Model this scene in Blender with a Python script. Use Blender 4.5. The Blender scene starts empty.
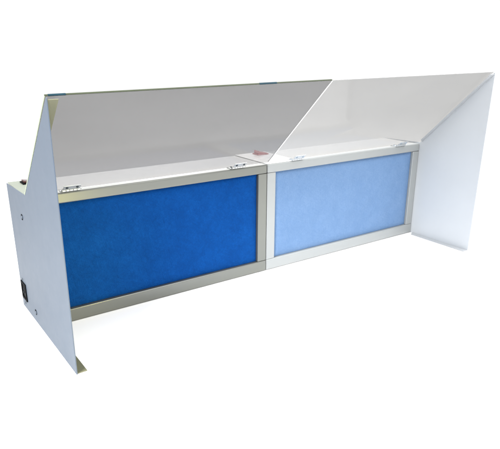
import bpy, bmesh, math, random
from mathutils import Vector, Matrix
random.seed(4)
sc = bpy.context.scene
C = sc.collection
W, H, D, L, A, T = .42, .2056, .1076, .1523, .1558, .3570   # unit length, body height and depth, wing foot, hood reach, hood height
EXP = .75
SH = .0013                                                  # sheet thickness

# ---------------------------------------------------------------- materials
def new_mat(name):
    m = bpy.data.materials.new(name); m.use_nodes = True
    nt = m.node_tree
    return m, nt, nt.nodes['Principled BSDF'], nt.nodes['Material Output']

def noise(nt, scale, detail=4, rough=.6, stretch=None):
    tc = nt.nodes.new('ShaderNodeTexCoord'); n = nt.nodes.new('ShaderNodeTexNoise')
    n.inputs['Scale'].default_value = scale; n.inputs['Detail'].default_value = detail; n.inputs['Roughness'].default_value = rough
    if stretch:
        mp = nt.nodes.new('ShaderNodeMapping'); mp.inputs['Scale'].default_value = stretch
        nt.links.new(tc.outputs['Object'], mp.inputs['Vector']); nt.links.new(mp.outputs['Vector'], n.inputs['Vector'])
    else:
        nt.links.new(tc.outputs['Object'], n.inputs['Vector'])
    return n

def ramp(nt, src, c0, c1, p0=.3, p1=.7):
    r = nt.nodes.new('ShaderNodeValToRGB')
    r.color_ramp.elements[0].position = p0; r.color_ramp.elements[1].position = p1
    r.color_ramp.elements[0].color = (*c0, 1); r.color_ramp.elements[1].color = (*c1, 1)
    nt.links.new(src, r.inputs['Fac']); return r

def bump(nt, bsdf, src, strength, dist):
    b = nt.nodes.new('ShaderNodeBump'); b.inputs['Strength'].default_value = strength; b.inputs['Distance'].default_value = dist
    nt.links.new(src, b.inputs['Height']); nt.links.new(b.outputs['Normal'], bsdf.inputs['Normal'])

def paint(name, col, rough=.45, spread=.05, spec=.5, peel=.12):
    m, nt, b, o = new_mat(name)
    n = noise(nt, 9, 5)
    r = ramp(nt, n.outputs['Fac'], tuple(c*(1-spread) for c in col), tuple(min(1, c*(1+spread)) for c in col))
    nt.links.new(r.outputs['Color'], b.inputs['Base Color'])
    n2 = noise(nt, 30, 5, .7)
    rr = ramp(nt, n2.outputs['Fac'], (rough*.95,)*3, (rough*1.05,)*3)
    nt.links.new(rr.outputs['Color'], b.inputs['Roughness'])
    b.inputs['Specular IOR Level'].default_value = spec
    n3 = noise(nt, 900, 2)
    bump(nt, b, n3.outputs['Fac'], peel, .0004)
    return m

def metal(name, col, rough=.38, stretch=(1.2, 420, 420), metallic=.75):
    m, nt, b, o = new_mat(name)
    n = noise(nt, 6, 5, .6, stretch)
    r = ramp(nt, n.outputs['Fac'], tuple(c*.97 for c in col), tuple(min(1, c*1.03) for c in col))
    nt.links.new(r.outputs['Color'], b.inputs['Base Color'])
    rr = ramp(nt, n.outputs['Fac'], (rough*.92,)*3, (rough*1.08,)*3)
    nt.links.new(rr.outputs['Color'], b.inputs['Roughness'])
    b.inputs['Metallic'].default_value = metallic
    fine = noise(nt, 700, 2)
    bump(nt, b, fine.outputs['Fac'], .05, .0003)
    return m

def plain(name, col, rough=.4, metallic=0., spec=.5):
    m, nt, b, o = new_mat(name)
    n = noise(nt, 60, 4)
    r = ramp(nt, n.outputs['Fac'], tuple(c*.88 for c in col), tuple(min(1, c*1.1) for c in col))
    nt.links.new(r.outputs['Color'], b.inputs['Base Color'])
    b.inputs['Roughness'].default_value = rough; b.inputs['Metallic'].default_value = metallic
    b.inputs['Specular IOR Level'].default_value = spec
    return m

def fibre(name, dark, mid, light):
    """matted filter wool: blotchy dye, short crossing fibres"""
    m, nt, b, o = new_mat(name)
    blot = noise(nt, 22, 8, .72)
    def strand(ang, sc_):
        tc = nt.nodes.new('ShaderNodeTexCoord'); mp = nt.nodes.new('ShaderNodeMapping')
        mp.inputs['Rotation'].default_value = (0, math.radians(ang), 0); mp.vector_type = 'TEXTURE'
        mp.inputs['Scale'].default_value = (1, 1, .16)
        n = nt.nodes.new('ShaderNodeTexNoise'); n.inputs['Scale'].default_value = sc_; n.inputs['Detail'].default_value = 5
        n.inputs['Roughness'].default_value = .72; n.inputs['Distortion'].default_value = 1.1
        nt.links.new(tc.outputs['Object'], mp.inputs['Vector']); nt.links.new(mp.outputs['Vector'], n.inputs['Vector'])
        return n
    f1, f2, f3 = strand(27, 75), strand(-38, 90), strand(78, 66)
    m1 = nt.nodes.new('ShaderNodeMath'); m1.operation = 'ADD'
    nt.links.new(f1.outputs['Fac'], m1.inputs[0]); nt.links.new(f2.outputs['Fac'], m1.inputs[1])
    mx = nt.nodes.new('ShaderNodeMath'); mx.operation = 'ADD'
    nt.links.new(m1.outputs[0], mx.inputs[0]); nt.links.new(f3.outputs['Fac'], mx.inputs[1])
    ad = nt.nodes.new('ShaderNodeMath'); ad.operation = 'MULTIPLY_ADD'; ad.inputs[1].default_value = .247
    nt.links.new(mx.outputs[0], ad.inputs[0])
    sm = nt.nodes.new('ShaderNodeMath'); sm.operation = 'MULTIPLY'; sm.inputs[1].default_value = .26
    nt.links.new(blot.outputs['Fac'], sm.inputs[0]); nt.links.new(sm.outputs[0], ad.inputs[2])
    r = nt.nodes.new('ShaderNodeValToRGB')
    e = r.color_ramp.elements
    e[0].position = .36; e[0].color = (*dark, 1); e[1].position = .64; e[1].color = (*light, 1)
    k = e.new(.5); k.color = (*mid, 1)
    nt.links.new(ad.outputs[0], r.inputs['Fac']); nt.links.new(r.outputs['Color'], b.inputs['Base Color'])
    b.inputs['Roughness'].default_value = .95; b.inputs['Specular IOR Level'].default_value = .1
    b.inputs['Sheen Weight'].default_value = 0
    bump(nt, b, ad.outputs[0], .8, .003)
    return m

def acrylic(name, tint, refl=.9):
    m, nt, b, o = new_mat(name)
    nt.nodes.remove(b)
    n = noise(nt, 5, 4, .6, (1, 2, 2))
    r = ramp(nt, n.outputs['Fac'], tuple(c*.985 for c in tint), tuple(min(1, c*1.015) for c in tint))
    tr = nt.nodes.new('ShaderNodeBsdfTransparent'); nt.links.new(r.outputs['Color'], tr.inputs['Color'])
    gl = nt.nodes.new('ShaderNodeBsdfGlossy'); gl.inputs['Roughness'].default_value = .06
    gl.inputs['Color'].default_value = (refl, refl, refl, 1)
    lw = nt.nodes.new('ShaderNodeLayerWeight'); lw.inputs['Blend'].default_value = .5
    pw = nt.nodes.new('ShaderNodeMath'); pw.operation = 'POWER'; pw.inputs[1].default_value = 4
    nt.links.new(lw.outputs['Facing'], pw.inputs[0])
    fr = nt.nodes.new('ShaderNodeMath'); fr.operation = 'MULTIPLY_ADD'; fr.inputs[1].default_value = .25; fr.inputs[2].default_value = .01
    nt.links.new(pw.outputs[0], fr.inputs[0])
    mx = nt.nodes.new('ShaderNodeMixShader')
    nt.links.new(fr.outputs[0], mx.inputs[0]); nt.links.new(tr.outputs[0], mx.inputs[1]); nt.links.new(gl.outputs[0], mx.inputs[2])
    nt.links.new(mx.outputs[0], o.inputs['Surface'])
    return m

def kit(pale):
    """the left booth's finishes, and the paler ones of the right booth"""
    if not pale:
        return dict(top=paint('greenish_primer', (.225, .245, .205), .6, .05, .2), panel=paint('blue_grey_powder_coat', (.075, .099, .134), spread=.02), fold=metal('olive_zinc', (.185, .185, .115), .5, metallic=.35),
                    body=paint('white_enamel', (.70, .70, .69), .30, .02, peel=0), frame=metal('dull_aluminium', (.192, .198, .180), .30, metallic=.7),
                    filt=fibre('deep_blue_filter_wool', (.0004, .032, .150), (.0010, .048, .215), (.003, .070, .285)),
                    hood=acrylic('smoked_acrylic', (.575, .573, .572)), edge=plain('greenish_acrylic_edge', (.30, .35, .245), .25), lip=plain('olive_edge_reflection', (.05, .06, .036), .5, 0, .15),
                    steel=metal('zinc_steel', (.62, .63, .62), .3), dark=plain('dark_steel', (.05, .06, .07), .4, .6),
                    red=plain('dark_red_plastic', (.040, .008, .006), .4))
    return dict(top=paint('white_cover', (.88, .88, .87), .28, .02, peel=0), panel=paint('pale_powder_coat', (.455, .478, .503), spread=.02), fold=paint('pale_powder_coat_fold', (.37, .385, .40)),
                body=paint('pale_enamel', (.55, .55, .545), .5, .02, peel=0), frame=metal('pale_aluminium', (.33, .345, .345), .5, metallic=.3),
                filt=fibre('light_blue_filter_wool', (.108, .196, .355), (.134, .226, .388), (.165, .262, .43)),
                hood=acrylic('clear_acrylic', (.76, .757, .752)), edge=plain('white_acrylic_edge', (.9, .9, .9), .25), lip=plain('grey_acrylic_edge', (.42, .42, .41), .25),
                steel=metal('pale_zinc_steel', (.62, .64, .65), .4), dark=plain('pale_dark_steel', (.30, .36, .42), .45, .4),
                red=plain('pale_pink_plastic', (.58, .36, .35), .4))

black = plain('black_plastic', (.004, .004, .005), .6, 0, .05)
blue_reflection = plain('blue_reflection_paint', (.010, .035, .05), .5, 0, .1)  # blue reflections of the hood edge, put into a colour
brass = plain('pin_metal', (.5, .48, .4), .3, .9)

# ---------------------------------------------------------------- geometry helpers
def box(bm, x0, x1, y0, y1, z0, z1, mat=None):
    vs = [bm.verts.new(((x0, x1)[i & 1], (y0, y1)[i >> 1 & 1], (z0, z1)[i >> 2 & 1])) for i in range(8)]
    if mat is not None:
        for v in vs: v.co = mat @ v.co
    for f in ((0, 2, 3, 1), (4, 5, 7, 6), (0, 1, 5, 4), (1, 3, 7, 5), (3, 2, 6, 7), (2, 0, 4, 6)):
        bm.faces.new([vs[i] for i in f])

def cyl(bm, c, axis, r, h, seg=24, r2=None):
    axis = Vector(axis).normalized()
    q = axis.to_track_quat('Z', 'Y').to_matrix().to_4x4()
    bmesh.ops.create_cone(bm, cap_ends=True, segments=seg, radius1=r, radius2=r if r2 is None else r2, depth=h,
                          matrix=Matrix.Translation(Vector(c)+axis*h/2) @ q)

def prism(bm, pts, vec):
    """an outline given as 3-D points, extruded along vec"""
    a = [bm.verts.new(p) for p in pts]; b = [bm.verts.new(Vector(p)+Vector(vec)) for p in pts]
    n = len(pts)
    bm.faces.new(a); bm.faces.new(b[::-1])
    for i in range(n): bm.faces.new([a[i], b[i], b[(i+1) % n], a[(i+1) % n]])

def obj(name, bm, m, parent=None, bev=0, seg=2, smooth=True):
    bmesh.ops.recalc_face_normals(bm, faces=bm.faces)
    me = bpy.data.meshes.new(name); bm.to_mesh(me); bm.free()
    me.materials.append(m)
    o = bpy.data.objects.new(name, me); C.objects.link(o)
    if parent: o.parent = parent
    if smooth:
        for f in me.polygons: f.use_smooth = True
        me.set_sharp_from_angle(angle=math.radians(35))
    if bev:
        b = o.modifiers.new('edges', 'BEVEL'); b.width = bev; b.segments = seg; b.limit_method = 'ANGLE'; b.angle_limit = math.radians(40)
        b.harden_normals = False
    return o

def round_corner(p, a, b, r, n=5):
    """points that round corner p between neighbours a and b (2-D)"""
    p, a, b = Vector(p), Vector(a), Vector(b)
    u, v = (a-p).normalized(), (b-p).normalized()
    half = u.angle(v)/2; t = r/math.tan(half)
    s, e = p+u*t, p+v*t; out = []
    for i in range(n+1):
        k = i/n
        q = (1-k)**2*s+2*k*(1-k)*p+k*k*e
        out.append((q.x, q.y))
    return out

TILT = Vector((0, -A, T-H)).normalized()         # up the hood
HN = Vector((0, T-H, A)).normalized()            # hood normal: back and up

def side_panel(root, k, left):
    """end sheet of the booth with its forward wing and folded flanges"""
    tip = (0, -.0025) if left else (-.001, .0066)
    raw = [(D, .0), (D, H), (0.0, H+.0035), (-A+tip[0], T+tip[1]), (-L, 0)]
    out = []
    for i, p in enumerate(raw):
        r = {3: .0015, 4: .0012, 2: .004}.get(i, .0006)
        out += round_corner(p, raw[i-1], raw[(i+1) % 5], r)
    x0 = -SH if left else W
    y_min = .0005
    if not left:                                   # the right wing hangs on the right end of the body
        pass
    bm = bmesh.new(); prism(bm, [(x0, y, z) for y, z in out], (SH, 0, 0))
    pn = obj('side_panel', bm, k['panel'], root, .0005)
    if left:                                       # bare zinc on the inner face
        pn.data.materials.append(k['fold'])
        for f in pn.data.polygons:
            if f.normal.x > .9: f.material_index = 1
    s = 1 if left else -1; xb = 0.0 if left else W
    # flange folded in along the sloping top edge, under the hood
    p0 = Vector((xb, 0, H+.0035))+TILT*(.014 if left else .005); p1 = Vector((xb, -A+tip[0], T+tip[1]))-TILT*.0035
    off = -HN*.0016
    bm = bmesh.new()
    w = .0125
    prism(bm, [p0+off, p1+off, p1+off+Vector((s*w, 0, 0)), p0+off+Vector((s*w, 0, 0))+TILT*.008], -HN*.0011)
    obj('flange', bm, k['fold'], pn, .0003)
    # flange folded in along the foot
    bm = bmesh.new(); w = .0135
    prism(bm, [(xb, -.004, .0004), (xb, -L+.0015, .0004), (xb+s*w, -L+.0015, .0004), (xb+s*w, -.012, .0004)], (0, 0, .0011))
    obj('flange', bm, k['fold'], pn, .0003)
    if left:
        for y, z in ((.0342, .1694), (.0274, .0182)):
            bm = bmesh.new(); cyl(bm, (x0, y, z), (-1, 0, 0), .0046, .0005, 28)
            sr = obj('screw', bm, black, pn, .0002)
            bm = bmesh.new(); cyl(bm, (x0-.0003, y-.0016, z+.0003), (-1, 0, 0), .0028, .0009, 28, .0023)
            obj('screw_head', bm, k['panel'], sr, .0003)
        # mains inlet
        y0, y1, z0, z1 = .073, .0995, .0175, .0475
        bm = bmesh.new(); xo = x0-.0016
        t = .0035
        box(bm, xo, x0, y0, y1, z1-t, z1); box(bm, xo, x0, y0, y1, z0, z0+t)
        box(bm, xo, x0, y0, y0+t, z0+t, z1-t); box(bm, xo, x0, y1-t, y1, z0+t, z1-t)
        box(bm, x0-.0003, x0, y0+t, y1-t, z0+t, z1-t)
        so = obj('power_socket', bm, black, pn, .0003)
        for dy, dz in ((0, .004), (.005, -.004), (-.005, -.004)):
            bm = bmesh.new(); cy, cz = (y0+y1)/2+dy, (z0+z1)/2+dz
            box(bm, x0-.0012, x0-.0002, cy-.0006, cy+.0006, cz-.002, cz+.002)
            obj('pin', bm, k['dark'], so)
        for z in (.0522, .0105):
            bm = bmesh.new(); cyl(bm, (x0, .0895, z), (-1, 0, 0), .0019, .0009, 20, .0015)
            obj('screw', bm, k['dark'], pn)
    return pn

def hinge(root, k, xa, xb):
    z = H+.0004
    bm = bmesh.new()
    box(bm, xa, xb, .003, .017, z, z+.0011)                                   # leaf on the box top
    M = Matrix.Translation(Vector((0, .0005, H+.0032))) @ Matrix((( 1, 0, 0, 0), (0, TILT.y, HN.y, 0), (0, TILT.z, HN.z, 0), (0, 0, 0, 1)))
    h = obj('hinge', bm, k['steel'], root, .0003)
    bm = bmesh.new(); box(bm, xa+.001, xb-.001, .003, .0125, -.0016, -.0004, M)    # leaf under the hood
    obj('hinge_leaf', bm, k['steel'], h, .0003)
    bm = bmesh.new(); n = 5; st = (xb-xa)/n
    for i in range(n):
        cyl(bm, (xa+i*st+.0003, -.0002, H+.0030), (1, 0, 0), .0021, st-.0005, 18)
    obj('knuckle', bm, k['steel'], h, .0003)
    bm = bmesh.new(); cyl(bm, (xa-.0012, -.0002, H+.0030), (1, 0, 0), .0008, xb-xa+.0024, 10)
    obj('hinge_pin', bm, k['dark'], h)
    for f in (.22, .78):
        x = xa+(xb-xa)*f
        bm = bmesh.new(); cyl(bm, M @ Vector((x, .0085, -.0016)), -HN, .0021, .0012, 18, .0015)
        obj('screw', bm, k['dark'], h)
        bm = bmesh.new(); cyl(bm, (x, .0115, z+.0011), (0, 0, 1), .0021, .0013, 18, .0014)
        obj('screw', bm, k['dark'], h)

def make_booth(x, pale, label):
    k = kit(pale)
    root = bpy.data.objects.new('spray_booth', None); C.objects.link(root)
    root.empty_display_size = .05
    root.location = (x, 0, 0)
    root['label'] = label; root['category'] = 'spray booth'; root['group'] = 'spray booths standing end to end'
    bm = bmesh.new(); box(bm, .0003, W-.0003, .0163, D-.0006, .0012, H)
    body = obj('housing', bm, k['body'], root, .0012, 3)
    # filter frame: recessed lip, then four rails butted round the opening
    e = .0003; r = .0195; zb, zt = .0215, .1900
    bm = bmesh.new()
    box(bm, .003, r+.004, .0085, .0160, zb-.003, zt+.003); box(bm, W-r-.004, W-.003, .0085, .0160, zb-.003, zt+.003)
    box(bm, r+.004, W-r-.004, .0085, .0160, zt-.0035, zt+.003); box(bm, r+.004, W-r-.004, .0085, .0160, zb-.003, zb+.0035)
    fr = obj('filter_frame', bm, k['frame'], root, .0006)
    def rail(*b, bev=.0011):
        bm = bmesh.new(); box(bm, *b); return obj('frame_rail', bm, k['frame'], fr, bev, 3)
    rail(.0004, W-.0004, 0, .0160, zt, H+.0003, bev=.0021)
    rail(.0004, W-.0004, 0, .0080, .0010, zb)
    rail(.0004, r, .0004, .0080, zb+e, zt-e); rail(W-r, W-.0004, .0004, .0080, zb+e, zt-e)
    # filter pad, slightly quilted
    bm = bmesh.new(); nx, nz = 60, 26
    x0, x1 = r+.0005, W-r-.0005; a0, a1 = zb+.0005, zt-.0005
    g = [[None]*(nz+1) for _ in range(nx+1)]
    from mathutils import noise as mn
    for i in range(nx+1):
        for j in range(nz+1):
            px, pz = x0+(x1-x0)*i/nx, a0+(a1-a0)*j/nz
            ed = min(1, min(px-x0, x1-px, pz-a0, a1-pz)/.014)
            y = .0060-.0032*math.sin(ed*math.pi/2)+.0011*mn.noise(Vector((px*45, pz*45, x*9)))*ed
            g[i][j] = bm.verts.new((px, y, pz))
    for i in range(nx):
        for j in range(nz): bm.faces.new((g[i][j], g[i+1][j], g[i+1][j+1], g[i][j+1]))
    rim = [g[i][0] for i in range(nx+1)]+[g[nx][j] for j in range(1, nz+1)]+[g[i][nz] for i in range(nx-1, -1, -1)]+[g[0][j] for j in range(nz-1, 0, -1)]
    bk = [bm.verts.new((v.co.x, .0158, v.co.z)) for v in rim]
    n = len(rim)
    for i in range(n): bm.faces.new((rim[i], rim[(i+1) % n], bk[(i+1) % n], bk[i]))
    bm.faces.new(bk)
    obj('filter', bm, k['filt'], root)
    # hood: one acrylic sheet hinged on the top front edge, tilted forward
    hw = (T-H-.0035)/TILT.z
    w0, w1 = ((0, -.0025), (-.006, .003)) if not pale else ((-.006, .003), (-.001, .0066))
    def warp(bm, base, hw):                          # the sheet is slightly twisted along its free edge
        for v in bm.verts:
            u = (v.co-base).dot(TILT)/hw; f = v.co.x/W
            v.co.y += u*(w0[0]*(1-f)+w1[0]*f); v.co.z += u*(w0[1]*(1-f)+w1[1]*f)
    base = Vector((0, 0, H+.0035))
    M = Matrix.Translation(base) @ Matrix(((1, 0, 0, 0), (0, TILT.y, HN.y, 0), (0, TILT.z, HN.z, 0), (0, 0, 0, 1)))
    bm = bmesh.new(); th = .0019; q = .0010
    ew = .0018 if pale else .0010
    xa, xb = (.0002, W+SH+.0003) if pale else (-SH-.0004, W-.0002)
    box(bm, xa+ew, xb-.0002, .001, hw-q-.0002, 0, th, M)
    warp(bm, base, hw)
    hood = obj('hood', bm, k['hood'], root, 0, smooth=False)
    def edge(name, m, *b):
        bm = bmesh.new(); box(bm, *b, M); warp(bm, base, hw); return obj(name, bm, m, hood, .0003)
    edge('hood_edge', k['lip'], xa, xb, hw-q, hw, -.0001, th+.0001)  # top edge strip; the left hood's olive imitates a green reflection
    edge('hood_edge', k['edge'], xa, xa+ew-.0001, .001, hw-q-.0003, -.0001, th+.0001)
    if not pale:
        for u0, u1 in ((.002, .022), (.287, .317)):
            edge('edge_reflection', blue_reflection, u0, u1, hw-q-.0002, hw+.0002, -.0003, th+.0003)  # solid blue strips in place of reflections on the edge
    ha = .050 if not pale else .056
    hinge(root, k, ha, ha+.027); hinge(root, k, .343, .370)
    zs = 0
    if True:                                         # end sheet's turned-in top, under the rocker
        bm = bmesh.new(); box(bm, .0003, .070 if pale else .040, .002, D-.0006, H+.0004, H+.0014)
        obj('top_fold', bm, k['top'], root, .0003); zs = .0013
    # power rocker on the box top
    bm = bmesh.new(); cx, cy = (.047, .0865) if pale else (.028, .0855)
    box(bm, cx-.0125, cx+.0125, cy-.010, cy+.010, H+zs+.0002, H+zs+.0022)
    sw = obj('switch', bm, k['red'] if pale else black, root, .0006)
    bm = bmesh.new()
    prism(bm, [(cx-.010, cy-.008, H+zs+.0022), (cx+.010, cy-.008, H+zs+.0022), (cx+.010, cy-.008, H+zs+.0032), (cx, cy-.008, H+zs+.0036), (cx-.010, cy-.008, H+zs+(.0085 if pale else .0052))], (0, .016, 0))
    obj('rocker', bm, k['red'], sw, .0006)
    side_panel(root, k, not pale)
    return root

make_booth(0, False, 'spray booth with deep blue filter, grey hood and black power socket in its side panel')
make_booth(W+.0004, True, 'paler spray booth with light blue filter and whitish wing on its right end')

# ---------------------------------------------------------------- surface it stands on
bm = bmesh.new()
bmesh.ops.create_circle(bm, cap_ends=True, segments=96, radius=400)
g = obj('ground', bm, paint('white_paper', (.88, .88, .88), .9, .004, 0.0, 0), smooth=False)
g['kind'] = 'structure'

# ---------------------------------------------------------------- white world and added lights
w = bpy.data.worlds.new('World'); sc.world = w; w.use_nodes = True
w.node_tree.nodes['Background'].inputs['Color'].default_value = (1, 1, 1, 1)
w.node_tree.nodes['Background'].inputs['Strength'].default_value = .70

def area(name, loc, target, sx, sy, power, col=(1, 1, 1), spread=180):
    l = bpy.data.lights.new(name, 'AREA'); l.shape = 'RECTANGLE'; l.size = sx; l.size_y = sy; l.energy = power; l.color = col; l.spread = math.radians(spread)
    o = bpy.data.objects.new(name, l); C.objects.link(o); o.location = loc
    o.rotation_euler = (Vector(target)-Vector(loc)).to_track_quat('-Z', 'Y').to_euler()
    return o
area('added_front_fill', (.85, -.65, 1.4), (.3, -.12, 0), 1.2, .9, 19)  # added light, lifts the ground before the booths to white
area('added_back_fill', (1.55, 2.1, .95), (.45, .05, .2), 2.2, .4, .5, spread=50)  # added light behind the booths, brightens the housing tops
area('added_left_light', (-1.1, -.75, 1.15), (.2, -.05, 0), .5, .5, 2.1, spread=38)  # added light, makes the left wing shade that end of the filter

sp = bpy.data.lights.new('added_warm_tint', 'SPOT'); sp.energy = 5.0; sp.color = (1, .88, .15); sp.spot_size = math.radians(26); sp.spot_blend = 1; sp.shadow_soft_size = .06  # added unseen spot, tints the left end of the frame olive
so = bpy.data.objects.new('added_warm_tint', sp); C.objects.link(so); so.location = (.14, -.72, .10)
so.rotation_euler = (Vector((.05, 0, .095))-so.location).to_track_quat('-Z', 'Y').to_euler()

# ---------------------------------------------------------------- camera (solved from the picture's vanishing points)
R = ((0.8152022866378584, -0.5791358588560486, 0.006847543170648562), (-0.1902193844260822, -0.2788859358861333, -0.9412965635512955), (0.5470482772561936, 0.7660445755646226, -0.33751131921618316))
cam = bpy.data.cameras.new('Camera'); co = bpy.data.objects.new('Camera', cam); C.objects.link(co)
m3 = Matrix((R[0], [-v for v in R[1]], [-v for v in R[2]])).transposed()
co.matrix_world = Matrix.Translation((-.1849, -.8048, .4080)) @ m3.to_4x4()
cam.sensor_width = 36; cam.lens = 563.79/500*36
cam.shift_x = -3.3156/500; cam.shift_y = 22.943/500
cam.clip_start = .01; cam.clip_end = 1000
sc.camera = co
sc.view_settings.view_transform = 'Standard'; sc.view_settings.look = 'None'; sc.view_settings.gamma = 1; sc.view_settings.exposure = EXP
sc.cycles.max_bounces = 10; sc.cycles.transparent_max_bounces = 24
